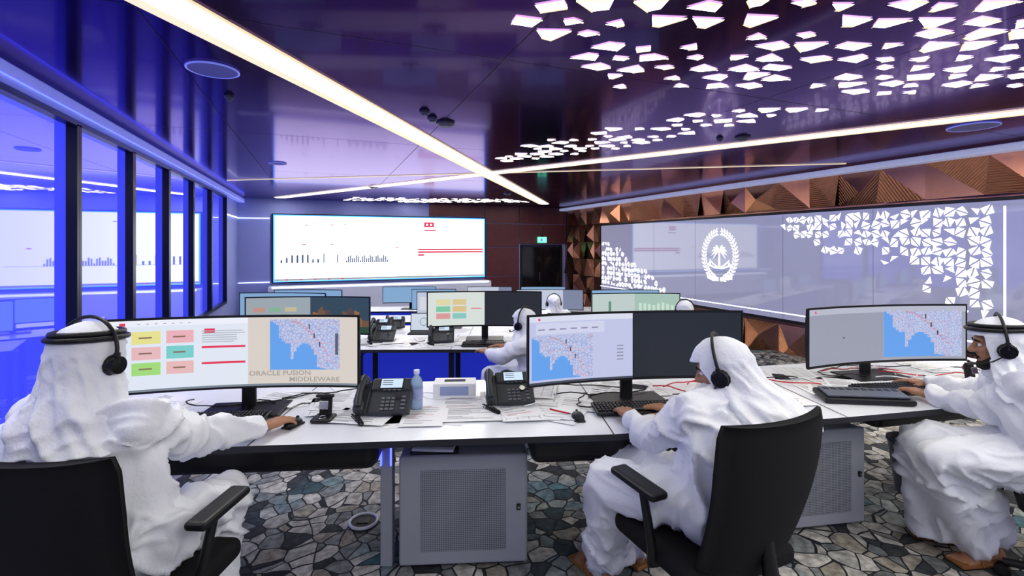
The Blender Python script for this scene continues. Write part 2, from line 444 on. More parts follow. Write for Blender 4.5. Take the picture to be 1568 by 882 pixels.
# front video wall
b=MB(); yv=YB-.10
b.box((1.91,YB-.05,1.48),(6.5,.10,2.02),M_black,.01)
SX0,SX1,SZ0,SZ1=-1.30,5.12,.50,2.46
def S(u,v,o=0): return (SX0+(SX1-SX0)*u,yv-.003-o,SZ0+(SZ1-SZ0)*v)
def sr(u0,v0,u1,v1,m,o=.002): b.poly([S(u0,v0,o),S(u1,v0,o),S(u1,v1,o),S(u0,v1,o)],m)
E_white=emat((.93,.95,1),1.8); E_blue=emat((.05,.3,1),2.5); E_red=emat((.8,.05,.12),.9); E_navy=emat((.1,.16,.35),.6); E_grey=emat((.45,.48,.55),.8)
sr(0,0,1,1,E_white,0)
sr(0,.985,1,1,E_blue);sr(0,0,1,.015,E_blue);sr(0,0,.006,1,E_blue);sr(.994,0,1,1,E_blue)
sr(.0,.018,1,.045,E_grey); sr(.03,.28,.62,.284,E_grey)
for k in range(8): sr(.03+.022*k,.28,.037+.022*k,.28+random.uniform(.02,.16),E_navy)
for k in range(22): sr(.31+.009*k,.28,.315+.009*k,.28+.03+.08*abs(math.sin(k*.9)),E_navy)
sr(.21,.28,.214,.42,E_navy);sr(.27,.28,.274,.40,E_navy)
sr(.68,.84,.73,.92,E_red);sr(.68,.78,.74,.80,E_red)
sr(.65,.46,.99,.485,E_red);sr(.65,.42,.99,.445,E_red);sr(.65,.37,.68,.40,E_red)
for x_,z_ in ((.12,.55),(.24,.55),(.24,.85),(.54,.5),(.13,.84),(.3,.86)): sr(x_,z_,x_+.015,z_+.012,E_red if random.random()<.4 else E_grey)
sr(.69,.865,.70,.895,E_white,.004);sr(.71,.865,.72,.895,E_white,.004)
for k in range(5): sr(.05+.3*k/5,.022,.06+.3*k/5,.04,E_red,.004)
b.build('video_wall_screen')
b=MB(); b.box((1.9,YB-.3,.0),(6.6,.5,.8),M_white,.02); b.box((1.9,YB-.56,.38),(6.4,.02,.05),M_ledwhite)
b.build('media_console')

# ---------------------------------------------------------------- ceiling lights
def strip(name,p,q,w,m,warm=True):
    b=MB(); p=V(p+(0,));q=V(q+(0,)); t=(q-p).normalized(); n=V((-t.y,t.x,0))
    def bar(o0,o1,z0,z1,mm):
        P=[p+n*o0,q+n*o0,q+n*o1,p+n*o1]
        b.prism([(a.x,a.y) for a in (P if o1>o0 else P[::-1])],z0,z1,mm)
    bar(-w/2,w/2,ZC-.012,ZC-.003,m)
    if warm:
        bar(w/2,w/2+.09,ZC-.014,ZC-.002,M_warm); bar(-w/2-.02,-w/2,ZC-.016,ZC-.002,M_warm)  # flat glowing bars in place of the lit slot sides
    return b.build(name)
strip('added_rear_light',(-1.88,1.42),(6.8,14.3),.22,M_strip)
strip('added_rear_light',(-1.15,15.1),(7.9,.05),.18,M_strip)
strip('added_rear_light',(-1.8,11.35),(7.9,5.3),.03,M_warm,False)
strip('added_rear_light',(-1.0,-2.0),(7.0,-1.0),.24,M_strip)  # unseen strip behind the camera, added to light the men's backs
strip('added_rear_light',(-1.2,-.9),(7.0,-.2),.20,M_strip)  # second unseen strip, added for light from the camera side
def inpoly(x,y,P):
    c=False;n=len(P);j=n-1
    for i in range(n):
        xi,yi=P[i];xj,yj=P[j]
        if (yi>y)!=(yj>y) and x<(xj-xi)*(y-yi)/(yj-yi)+xi: c=not c
        j=i
    return c
b=MB()
R1=[(-.02,2.85),(.40,2.3),(.6,1.4),(6,1.0),(6,3.6),(3.9,4.1),(2.9,4.35),(2.3,3.95),(.65,4.0),(.15,3.2)]
R2=[(-.35,7.7),(.2,6.3),(1.4,5.2),(2.0,4.7),(3.1,4.65),(2.5,5.4),(1.7,6.4),(.6,7.3)]
R3=[(-5.6,15.2),(-4.5,13.6),(0,14.2),(.5,15.2)]
TPL=[[(-1,-.35),(.75,-1),(1.05,.25),(-.45,.9)],[(-.9,.1),(.1,-1),(1.05,-.55),(.8,.9)],[(-1.1,-.8),(.9,-.6),(.45,.85),(-.15,.9)],[(-.75,-1),(1.2,-.8),(.15,1),(-.5,.6)],[(-1.2,.5),(.3,-.9),(1,.6),(.1,.95)],[(-1.2,-.2),(.2,-1),(1.15,-.1),(.2,.9)]]
def hole(x,d,sw,sd):
    R=random.uniform
    fx=random.choice((1,1,-1))
    q=[(x+a*fx*sw+R(-.15,.15)*sw,d+c*sd+R(-.15,.15)*sd) for a,c in random.choice(TPL)]
    if fx<0: q=q[::-1]
    rp=c2r(x,d)
    if XL+.3<rp[0]<XR-.4 and rp[1]<YB-.2:
        b.poly([V((a,c,ZC-.006)) for a,c in q],M_hole)
        for i_,j_ in ((2,3),(1,2)):
            a0,a1=V(q[i_]+(ZC-.007,)),V(q[j_]+(ZC-.007,))
            b.poly([a0,a1,a1+V((0,.018,0)),a0+V((0,.018,0))],M_warm)  # glowing slivers in place of the lit cut-out edges
ro=0; d=1.3
while d<15.5:
    x=-5.6+(ro%2)*.14
    while x<6:
        if inpoly(x,d,R1) or inpoly(x,d,R2) or (inpoly(x,d,R3)):
            if random.random()<.84:
                big=random.random()<.6
                hole(x+random.uniform(-.035,.035),d+random.uniform(-.025,.025),.100 if big else .058,.066 if big else .040)
        x+=.27
    d+=.19; ro+=1
b.build('perforated_ceiling_lights',RC)
def disc(name,px,d,r):
    b=MB(); x=(px-784)/740*d
    b.cyl((0,0,-.012),(0,0,0),r,r,M_grille,32); b.tube([(r*math.cos(a*.196),r*math.sin(a*.196),-.008) for a in range(32)],.008,M_trimw,6,closed=True)
    b.build(name,place(x,d,ZC))
disc('ceiling_speaker',326,3.6,.17); disc('ceiling_speaker',425,7.8,.13); disc('ceiling_speaker',1490,5.35,.22)
M_det=mat('detector_plastic',(.14,.13,.18),.4)
def smoke(px,d,r=.08):
    b=MB(); b.cyl((0,0,-.02),(0,0,0),r,r,M_det,24); b.cyl((0,0,-.045),(0,0,-.02),r*.5,r*.85,M_det,24)
    for k in range(8): b.cyl((r*.6*math.cos(k*.785),r*.6*math.sin(k*.785),-.04),(r*.6*math.cos(k*.785),r*.6*math.sin(k*.785),-.02),.004,.004,M_chrome,6)
    b.build('smoke_detector',place((px-784)/740*d,d,ZC))
smoke(650,4.75,.05); smoke(662,5.0,.05); smoke(682,5.2,.10); smoke(1137,5.9,.09); smoke(1102,5.95,.04); smoke(351,4.25,.04); smoke(572,11,.12); smoke(777,12.5,.1)

# ---------------------------------------------------------------- furniture (desk frame)
def desk(name,front,back,h,fl,mod=.3,legs=True,blue=False):
    b=MB(); poly=front+back[::-1]
    b.prism(poly,h-.03,h,M_white,M_edge)
    for i in range(1,len(front)-1,2):
        p=V(front[i]+(h+.001,));q=V(back[i]+(h+.001,))
        b.poly([p+V((-.003,0,0)),p+V((.003,0,0)),q+V((.003,0,0)),q+V((-.003,0,0))],M_edge)
    for i in range(len(front)-1):
        a=V(back[i]+(0,));c=V(back[i+1]+(0,)); o=V((0,-.06,0))
        P=[a+o,c+o,c+o+V((0,.02,0)),a+o+V((0,.02,0))]
        b.prism([(p.x,p.y) for p in P],fl+mod,h-.03,M_bluedesk if blue else M_edge)
    if legs:
        for i in range(0,len(front)):
            a=V(front[i]+(0,));c=V(back[i]+(0,)); t=(c-a)
            for k in (.12,.9):
                p=a+t*k; xx=p.x+(.03 if i==0 else -.03 if i==len(front)-1 else 0)
                b.box((xx,p.y,(fl+h-.03)/2),(.05,.05,h-.03-fl),M_dark,.004)
            m_=(a+t*.5); b.box((m_.x+(.03 if i==0 else -.03 if i==len(front)-1 else 0),m_.y,h-.055),(.05,t.length*.8,.05),M_dark)
    return b
F=[(-2.45,1.97),(-1.15,2.10),(-.19,2.18),(.47,2.23),(1.0,2.32),(1.7,2.45),(2.46,2.61),(3.7,2.92)]
B=[(-2.55,2.92),(-1.2,3.02),(-.2,3.12),(.42,3.2),(.94,3.3),(1.62,3.44),(2.35,3.6),(3.5,3.88)]
b=desk('x',F,B,.74,0,.38,legs=False)
for x,y in ((-2.3,2.3),(-.63,2.45),(-.63,2.95),(1.45,2.75),(1.45,3.2),(3.2,3.2),(-2.3,2.8)):
    b.box((x,y,.354),(.06,.06,.708),M_dark if x!=-.63 else M_cab,.005)
b.box((-1.45,2.33,.63),(1.62,.28,.15),M_black,.05,rot=(0,0,.08),seg=3)
b.box((.32,2.42,.64),(.48,.26,.13),M_black,.04,rot=(0,0,.08),seg=3)
b.box((.95,2.52,.64),(.75,.26,.13),M_black,.04,rot=(0,0,.15),seg=3)
b.box((2.55,2.95,.64),(1.1,.26,.13),M_black,.04,rot=(0,0,.22),seg=3)
b.box((-.655,2.415,.60),(.008,.008,.18),M_ledblue); b.box((-.605,2.415,.60),(.008,.008,.18),M_ledblue)
b.build('control_desk',RC)
def arc(x0,x1,d,n,c): return [(x0+(x1-x0)*i/n,d+c*((i/n-.5)**2)*4) for i in range(n+1)]
desk('x',arc(-3.3,2.1,4.70,6,-.12),arc(-3.35,2.15,5.45,6,-.12),.59,-.15,.05,blue=True).build('control_desk',RC)
desk('x',arc(-3.7,2.6,6.2,6,-.15),arc(-3.8,2.7,6.98,6,-.15),.44,-.30,.05,blue=True).build('control_desk',RC)
desk('x',arc(-4.4,2.4,8.2,6,-.18),arc(-4.5,2.5,9.0,6,-.18),.29,-.45,.05,blue=True).build('control_desk',RC)
desk('x',arc(-4.6,3.0,10.6,6,-.2),arc(-4.7,3.1,11.4,6,-.2),.14,-.60,.05,blue=True).build('control_desk',RC)

# pedestal cabinets
M_perf=mat('perforated_steel',(.20,.21,.24),.45,.2)
nt=M_perf.node_tree;N=nt.nodes;L=nt.links
tc=N.new('ShaderNodeTexCoord'); vv=N.new('ShaderNodeTexVoronoi'); vv.inputs['Scale'].default_value=110; vv.inputs['Randomness'].default_value=0
L.new(tc.outputs['Object'],vv.inputs['Vector']); r_=N.new('ShaderNodeValToRGB'); r_.color_ramp.elements[0].color=(.06,.06,.07,1); r_.color_ramp.elements[0].position=.25; r_.color_ramp.elements[1].color=(.36,.38,.43,1); r_.color_ramp.elements[1].position=.35
L.new(vv.outputs['Distance'],r_.inputs[0]); L.new(r_.outputs[0],N['Principled BSDF'].inputs['Base Color'])
def cabinet(x,d,rot,w=.635):
    b=MB(); b.box((0,.34,.30),(w,.66,.53),M_cab,.015); b.box((0,.01,.30),(w,.03,.54),M_cab,.012,seg=3)
    b.box((0,-.006,.30),(w*.66,.006,.40),M_perf,.002)
    b.box((w*.43,-.01,.31),(.02,.012,.03),M_dark,.004); b.cyl((w*.43,-.018,.31),(w*.43,0,.31),.007,.007,M_chrome,12)
    for sx_ in (-1,1):
        for y_ in (.07,.6): b.cyl((sx_*w*.42,y_,0),(sx_*w*.42,y_,.04),.025,.025,M_black,12)
    b.build('under_desk_cabinet',place(x,d,0,rot))
cabinet(-.24,2.40,.06); cabinet(1.74,2.72,.16,.56)
b=MB(); b.box((0,0,.007),(.24,.26,.012),M_black,.004,rot=(0,0,.1)); b.box((.01,.01,.02),(.21,.28,.012),M_paper,.001,rot=(0,0,-.05)); b.box((-.01,.0,.032),(.23,.2,.008),M_dark,.002)
b.build('document_tray',place(-.40,2.54,.567))
b=MB(); b.cyl((0,0,0),(0,0,.012),.085,.08,M_dark,32); b.tube([(.078*math.cos(a*.196),.078*math.sin(a*.196),.013) for a in range(32)],.009,M_white,8,closed=True); b.box((0,0,.013),(.07,.05,.006),M_black,.002)
b.build('floor_socket',place(-.86,2.80,0))
b=MB(); b.ring([[V((r*math.cos(i*.2618),r*math.sin(i*.2618),z)) for i in range(24)] for r,z in ((.10,0),(.14,.32),(.148,.325),(.148,.34),(.132,.34),(.095,.02))],M_slate)
b.build('waste_bin',place(2.62,3.15,0))

# ---------------------------------------------------------------- monitors
def monitor(x,d,desk_h,rot,content,W=1.2,H=.365,bot=.145,R=2.6,light=False):
    b=MB()
    def P(u,v,o=0):
        xx=(u-.5)*W; return V((xx*(1-.0),-(R-math.sqrt(R*R-xx*xx))-o,bot+v*H))
    n=16
    def grid(u0,v0,u1,v1,m,o,nu=None):
        nu=nu or max(1,int(n*abs(u1-u0)+.99)); vs=[];fs=[]
        for i in range(nu+1):
            u=u0+(u1-u0)*i/nu; vs+= [P(u,v0,o),P(u,v1,o)]
        for i in range(nu): fs.append([2*i,2*i+2,2*i+3,2*i+1])
        b.add(vs,fs,m)
    rings=[]
    for i in range(n+1):
        u=i/n; e=1-abs(2*u-1)**6; bk=-.018-.035*e
        rings.append([P(u,-.012,.004),P(u,1.012,.004),P(u,1.0,bk*.6),P(u,.75,bk),P(u,.25,bk),P(u,0,bk*.6)])
    b.ring(rings,M_black,False)
    grid(.006,.02,.994,.985,M_blackg,.005)
    b.box((0,.06,.01),(.40,.24,.014),M_black,.005)
    b.box((0,.105,.13),(.07,.03,.26),M_black,.008); b.box((0,.07,bot+H*.42),(.14,.09,.14),M_black,.01)
    content(grid,P,b)
    b.build('computer_monitor',place(x,d,desk_h,rot))
def mp(g,u0,v0,u1,v1,P=None,b=None):
    g(u0,v0,u1,v1,M_map,.007)
    w=emat((.15,.40,.88),.9)
    k=24
    for i in range(k):
        t=(i+.5)/k
        top=.70-.55*t+.05*math.sin(t*21)
        if t<.12: top=.98-.9*t
        if t>=.30 and t<.68: top=.10+.42*max(0,math.sin((t-.30)/.38*math.pi))**.6
        if t>=.68: top=.05*max(0,1-(t-.68)*6)
        if top>.02: g(u0+(u1-u0)*i/k,v0,u0+(u1-u0)*(i+1)/k,v0+(v1-v0)*top,w,.008,1)
    for i in range(8):
        t=.38+i*.022; g(u0+(u1-u0)*t,v0,u0+(u1-u0)*(t+.012),v0+(v1-v0)*.04,w,.0085,1)
    pk=emat((.72,.36,.45),.8)
    for i in range(14):
        t=i/14; g(u0+(u1-u0)*(.30+.55*t),v0+(v1-v0)*(.94-.75*t**1.6),u0+(u1-u0)*(.34+.55*t),v0+(v1-v0)*(.965-.75*t**1.6),pk,.0088,1)
    for a,c_,e in ((.55,.80,.016),(.62,.62,.016),(.70,.45,.016)): g(u0+(u1-u0)*a,v0+(v1-v0)*c_,u0+(u1-u0)*(a+e),v0+(v1-v0)*(c_+.10),emat((.1,.1,.14),.5),.009,1)
def C1(g,P,b):
    g(.01,.03,.53,.98,emat((.78,.83,.92),.92),.006); g(.01,.9,.53,.98,emat((.85,.87,.95),.95),.007)
    g(.53,.03,.99,.98,emat((.74,.68,.62),.9),.006); g(.01,.02,.99,.05,emat((.35,.42,.5),.6),.008)
    for r,row in enumerate((((.95,.9,.35),(.98,.55,.6)),((.95,.6,.62),(.25,.75,.72)),((.45,.85,.25),(.95,.6,.6)))):
        for c,cc in enumerate(row): g(.10+c*.12,.66-r*.21,.20+c*.12,.83-r*.21,emat(cc,.8),.008)
    for c in range(2):
        for r in range(3): g(.125+c*.12,.735-r*.21,.17+c*.12,.755-r*.21,emat((.5,.3,.2),.5),.009,1)
    g(.35,.57,.52,.60,E_red,.008);g(.35,.35,.52,.38,E_red,.008);g(.36,.78,.40,.84,E_red,.008)
    g(.06,.91,.08,.95,E_red,.009)
    for k in range(6): g(.35,.80-k*.03,.52-random.random()*.06,.812-k*.03,emat((.6,.62,.7),.7),.008)
    for k in range(7): g(.12+k*.03,.925,.13+k*.03,.935,emat((.5,.5,.6),.7),.009,1)
    mp(g,.62,.24,.915,.95); g(.895,.45,.908,.75,emat((.15,.17,.25),.7),.009); 
    for s,u,v in (('ORACLE FUSION',.535,.165),('MIDDLEWARE',.70,.075)):
        vs,fs=text_geo(s,.034)
        b.add([P(u+p.x/1.2*1.2,v+p.y/.365,.010) for p in vs],fs,emat((.52,.47,.44),.75))
def C2(g,P,b):
    g(.01,.03,.495,.98,emat((.58,.61,.84),.9),.006); g(.01,.90,.495,.98,emat((.75,.77,.9),.9),.007); g(.01,.02,.495,.05,emat((.1,.12,.18),.6),.008)
    g(.5,.03,.99,.98,emat((.02,.032,.055),.5),.006)
    g(.04,.72,.36,.88,emat((.68,.70,.88),.9),.007)
    for k in range(6): g(.05+k*.05,.78,.08+k*.05,.80,emat((.4,.4,.6),.7),.008,1)
    mp(g,.02,.08,.305,.70)
    for k in range(5): g(.42,.5-k*.05,.45,.515-k*.05,emat((.35,.35,.5),.7),.008,1)
    g(.05,.92,.06,.95,E_red,.008)
def C3(g,P,b):
    g(.01,.03,.52,.98,emat((.38,.40,.50),.85),.006); g(.01,.88,.99,.98,emat((.55,.57,.68),.85),.007); g(.52,.03,.99,.9,emat((.42,.44,.52),.85),.006)
    mp(g,.52,.08,.97,.92); g(.05,.91,.06,.95,E_red,.008); g(.25,.45,.26,.48,E_navy,.008)
def C4(g,P,b):
    g(.01,.03,.5,.98,emat((.78,.84,.80),.85),.006); g(.5,.03,.99,.98,emat((.03,.04,.06),.5),.006)
    for r,row in enumerate((((.95,.88,.5),(.9,.75,.4)),((.3,.75,.5),(.9,.7,.35)),((.9,.45,.45),(.35,.75,.7)))):
        for c,cc in enumerate(row): g(.08+c*.14,.62-r*.2,.2+c*.14,.78-r*.2,emat(cc,.75),.008)
    g(.38,.5,.47,.52,E_red,.008)
def C5(g,P,b):
    g(.01,.03,.5,.98,emat((.45,.52,.56),.75),.006); g(.5,.03,.99,.98,emat((.06,.12,.16),.6),.006)
    for c in range(3): g(.06+c*.12,.6,.15+c*.12,.72,emat(((.85,.5,.4),(.4,.75,.5),(.9,.8,.5))[c],.6),.008)
    for k in range(24):
        hgt=.25+.38*abs(math.sin(k*.27+.4))+.05*math.sin(k*2.1); g(.50+k*.0204,.05,.5206+k*.0204,.05+hgt,emat(((.55,.25,.06),(.30,.16,.07),(.16,.12,.10))[(k//3)%3],.6),.008,1)
    g(.5,.03,.99,.2,emat((.05,.15,.06),.5),.009)
def C6(g,P,b):
    g(.01,.03,.5,.98,emat((.6,.7,.68),.85),.006); g(.5,.03,.99,.98,emat((.45,.62,.55),.85),.006)
    for k in range(8): g(.55+.05*k,.2,.58+.05*k,.5+.3*random.random(),emat((.7,.9,.75),.8),.008,1)
    g(.2,.3,.23,.7,emat((.2,.4,.3),.7),.008)
def C7(g,P,b):
    g(.01,.03,.7,.98,emat((.62,.66,.80),.85),.006); g(.7,.03,.99,.98,emat((.3,.34,.5),.7),.006)
    g(.05,.3,.3,.8,emat((.8,.82,.9),.8),.008)
def C8(g,P,b):
    g(.01,.03,.99,.98,emat((.30,.5,.75),.8),.006)
monitor(-1.385,2.47,.74,.134,C1); monitor(.66,2.63,.74,.146,C2); monitor(2.38,3.13,.74,.185,C3,bot=.115)
monitor(-1.98,4.75,.59,.03,C5); monitor(-.29,5.12,.59,.03,C4,bot=.16)
monitor(1.66,6.55,.44,.03,C6); monitor(-.9,6.75,.44,0,C7,W=.85); monitor(-3.1,6.6,.44,-.05,C8)
monitor(.67,8.65,.29,0,C7); monitor(-1.4,8.7,.29,0,C8,W=.8); monitor(-3.6,8.6,.29,0,C8); monitor(2.0,8.6,.29,0,C8)
monitor(-.5,10.9,.14,0,C7,W=1.0); monitor(.7,10.9,.14,0,C8,W=1.0); monitor(-2.3,10.9,.14,0,C8)
def laptop(x,d,h,rot):
    b=MB(); b.box((0,0,.009),(.34,.24,.018),M_dark,.004); b.box((0,.13,.13),(.36,.012,.24),M_black,.004,rot=(-.2,0,0))
    b.box((0,.122,.132),(.34,.004,.215),emat((.7,.78,.88),.85),0,rot=(-.2,0,0))
    b.tube([(.05*math.cos(a*.4),.117-.0+.2*(.05*math.sin(a*.4))-.002,.135+.05*math.sin(a*.4)) for a in range(16)],.004,emat((.3,.4,.5),.6),6,closed=True)
    for k in range(4): b.box((0,-.06+k*.035,.02),(.3,.022,.004),M_black,.001)
    b.build('laptop_computer',place(x,d,h,rot))
laptop(-1.18,6.35,.44,0)

# ---------------------------------------------------------------- desk items
def keyboard(x,d,h,rot,w=.45):
    b=MB(); b.box((0,0,.011),(w,.15,.018),M_black,.006,rot=(.05,0,0))
    for r in range(5):
        xx=-w/2+.018
        while xx<w/2-.018:
            kw=.0165 if not(r==0 and abs(xx)<.06) else .11
            b.box((xx+kw/2-.008,-.052+r*.026,.023+r*.0013),(kw-.003,.020,.007),M_dark,.002,seg=1); xx+=kw+.0025
    b.build('computer_keyboard',place(x,d,h,rot))
keyboard(-1.44,2.36,.750,.10,.46); keyboard(.65,2.53,.750,.08); keyboard(2.25,2.86,.750,.12); keyboard(-.28,4.87,.595,0); keyboard(-2.0,4.85,.595,0)
def mouse(x,d,h,rot):
    b=MB(); b.ell((0,0,.012),(.031,.055,.024),M_black); b.box((0,0,.004),(.056,.1,.008),M_black,.003); b.cyl((-.004,.03,.032),(.004,.03,.032),.008,.008,M_dark,10)
    b.build('computer_mouse',place(x,d,h,rot))
mouse(-1.055,2.33,.741,-.3); mouse(2.62,2.88,.743,.2); mouse(.33,2.42,.741,.1)
E_ph=emat((.65,.8,.95),.95,'phone_display')
M_key=mat('phone_keys',(.16,.16,.18),.4)
M_phone=mat('phone_shell',(.045,.05,.06),.35)
def phone(x,d,h,rot,s=1):
    b=MB(); T=Matrix.Rotation(.62,4,'X')
    T=Matrix.Translation((0,0,.012))@T
    b.box((.02,.095,.012),(.21,.19,.026),M_phone,.01,M=T,seg=3)
    b.box((.02,.165,.018),(.20,.075,.034),M_phone,.01,M=T,seg=3)
    b.box((.02,.165,.036),(.118,.062,.003),M_black,.001,M=T); b.box((.02,.165,.038),(.106,.054,.003),E_ph,0,M=T)
    for k in range(3): b.box((.0+.0,.180-k*.012,.040),(.05,.003,.001),M_ink,0,M=T)
    for r in range(4):
        for c in range(3): b.box((-.01+c*.024,.022+r*.020,.028),(.018,.013,.006),M_key,.002,M=T,seg=1)
    for r in range(4): b.box((.088,.025+r*.022,.028),(.022,.012,.005),M_key,.002,M=T,seg=1)
    b.cyl(T@V((.062,.09,.026)),T@V((.062,.09,.034)),.016,.015,M_chrome,16)
    for k in range(4): b.box((-.012+k*.024,.128,.033),(.016,.006,.004),M_key,.001,M=T,seg=1)
    b.box((.02,.13,.05),(.14,.06,.10),M_phone,.01,rot=(-.2,0,0))
    H_=[(-.115,.012,.062),(-.118,.04,.066),(-.12,.10,.068),(-.118,.165,.064),(-.115,.19,.058)]
    pts=[T@V((a,c,e)) for a,c,e in H_]
    b.tube(pts,[.017,.021,.016,.021,.017],M_phone,12); b.box((-.115,.025,.04),(.05,.055,.045),M_phone,.014,M=T,seg=3); b.box((-.115,.17,.04),(.05,.055,.045),M_phone,.014,M=T,seg=3)
    b.box((-.105,.095,.014),(.055,.19,.024),M_phone,.008,M=T)
    pts=[]
    for k in range(150):
        t=k/149; cx_=-.13+.10*math.sin(t*3.14)*.6-.02*t; cy=.02-.11*math.sin(t*3.14); 
        pts.append((cx_+.009*math.cos(k*.9),cy,.012+.009*math.sin(k*.9)))
    b.tube(pts,.0028,M_black,5)
    o=b.build('desk_telephone',place(x,d,h,rot)); 
    if s!=1: o.matrix_basis=o.matrix_basis@Matrix.Scale(s,4)
phone(-.645,2.42,.741,.05,1.05); phone(.0,2.57,.745,.12,1.0); phone(-1.35,5.0,.592,0); phone(-.72,4.95,.592,.1); phone(-1.75,6.4,.442,0); phone(-1.6,6.65,.442,.2)
M_bottle=mat('clear_bottle',(.45,.60,.82),.08,trans=.5,ior=1.33); M_label=mat('bottle_label',(.35,.42,.65),.5); M_cap=mat('bottle_cap',(.70,.73,.95),.4)
b=MB()
prof=[(.0,.0),(.028,.002),(.032,.012),(.031,.05),(.033,.055),(.033,.12),(.031,.125),(.032,.145),(.024,.165),(.013,.180),(.013,.192)]
b.ring([[V((r*math.cos(i*math.pi/12),r*math.sin(i*math.pi/12),z)) for i in range(24)] for r,z in prof[1:]],M_bottle)
b.ring([[V((r*math.cos(i*math.pi/12),r*math.sin(i*math.pi/12),z)) for i in range(24)] for r,z in ((.0335,.06),(.0335,.115))],M_label,True,False)
b.cyl((0,0,.188),(0,0,.208),.0155,.0155,M_cap)
b.build('water_bottle',place(-.505,2.56,.743))
def dock(x,d,rot=0):
    b=MB(); b.box((0,0,.01),(.10,.10,.02),M_black,.008,seg=3); b.box((0,.03,.06),(.06,.03,.10),M_black,.01,rot=(-.15,0,0)); b.box((0,.0,.075),(.045,.006,.04),M_chrome,.002,rot=(-.3,0,0))
    b.tube([(.02*math.cos(a*.52),.02*math.sin(a*.52)-.02,.022) for a in range(12)],.003,M_chrome,6,closed=True); b.box((0,.02,.115),(.09,.02,.014),M_black,.005)
    b.build('headset_charging_dock',place(x,d,.743,rot))
dock(-.935,2.40); dock(2.92,3.05,.2)
b=MB(); b.box((0,0,.04),(.24,.13,.08),M_paper,.004); b.box((0,0,.0815),(.12,.04,.003),M_ink,.001); b.box((0,-.066,.04),(.16,.002,.05),M_label,0)
b.build('tissue_box',place(-.33,2.80,.746,.05))
b=MB(); b.box((0,0,.02),(.46,.16,.03),M_dark,.01,rot=(.12,0,0),seg=3); b.box((0,0,.042),(.42,.12,.012),M_slate,.004,rot=(.12,0,0)); b.box((0,-.055,.03),(.3,.012,.01),M_blackg,.003,rot=(.12,0,0))
for k in range(10): b.box((-.18+k*.04,.03,.05),(.03,.03,.006),M_black,.002,rot=(.12,0,0))
b.build('control_keypad',place(1.96,2.70,.746,-.12))
def pen(x,d,r):
    b=MB(); b.cyl((-.05,0,.008),(.06,0,.008),.004,.004,M_red,8); b.cyl((.06,0,.008),(.075,0,.008),.004,.001,M_black,8); b.box((-.04,0,.013),(.03,.003,.002),M_chrome)
    b.build('red_pen',place(x,d,.746,r))
pen(.24,2.50,-.6); pen(2.85,2.98,.8)
def papers(name,spots,h,s=1):
    b=MB()
    for i,(x,d,r) in enumerate(spots):
        w,l=.21*s,.297*s
        if random.random()<.5: w,l=l,w
        z=h+.0008+.0011*(i%11)
        R=Matrix.Translation((x,d,z))@Matrix.Rotation(r,4,'Z')
        b.box((0,0,0),(w,l,.0012),M_paper,M=R)
        yy=l/2-.025; zz=.0009
        tbl=random.random()<.3
        while yy>-l/2+.02:
            L1=random.uniform(.3,1)*(w-.05) if not tbl else w-.04
            b.add([(-w/2+.02,yy,zz),(-w/2+.02+L1,yy,zz),(-w/2+.02+L1,yy+.004,zz),(-w/2+.02,yy+.004,zz)],[[0,1,2,3]],M_rule if tbl else (M_red if random.random()<.04 else M_ink),M=R)
            yy-=random.choice((.013,.016,.03)) if not tbl else .028
        if tbl:
            for q in range(4):
                xx=-w/2+.02+(w-.04)*q/3
                b.add([(xx-.0015,-l/2+.02,zz),(xx+.0015,-l/2+.02,zz),(xx+.0015,l/2-.02,zz),(xx-.0015,l/2-.02,zz)],[[0,1,2,3]],M_rule,M=R)
    b.build(name,RC)
sp=[]
def fr(x): return interp([(a,c) for a,c in F],x)
for k in range(60):
    x=random.uniform(-2.2,3.2); f=fr(x); sp.append((x,f+random.uniform(.28,.80),random.uniform(-.5,.5)))
for x in (-.45,-.2,.1,.2,-.75): sp.append((x,fr(x)+.30,random.uniform(-.4,.4)))
papers('scattered_papers',sp,.74)
papers('scattered_papers',[(random.uniform(-3,1.9),random.uniform(4.86,5.25),random.uniform(-.5,.5)) for k in range(34)],.59)
papers('scattered_papers',[(random.uniform(-3.3,2.3),random.uniform(6.36,6.75),random.uniform(-.5,.5)) for k in range(26)],.44)
b=MB()
for k in range(30):
    x=random.choice((-1.2,.3,.9,1.35,1.5,2.5,2.8,3.0,1.2,.1))+random.uniform(-.2,.2); d=fr(x)+random.uniform(.4,.75); pts=[]; a=random.random()*6
    for j in range(14):
        pts.append((x,min(max(d,fr(x)+.2),fr(x)+.88),.758+.012*max(0,math.sin(j*.7)))); a+=random.uniform(-.8,.8); x+=.05*math.cos(a); d+=.03*math.sin(a)
    b.tube(pts,.0035,random.choice((M_black,M_black,M_black,M_red,M_white)),6)
b.build('desk_cables',RC)

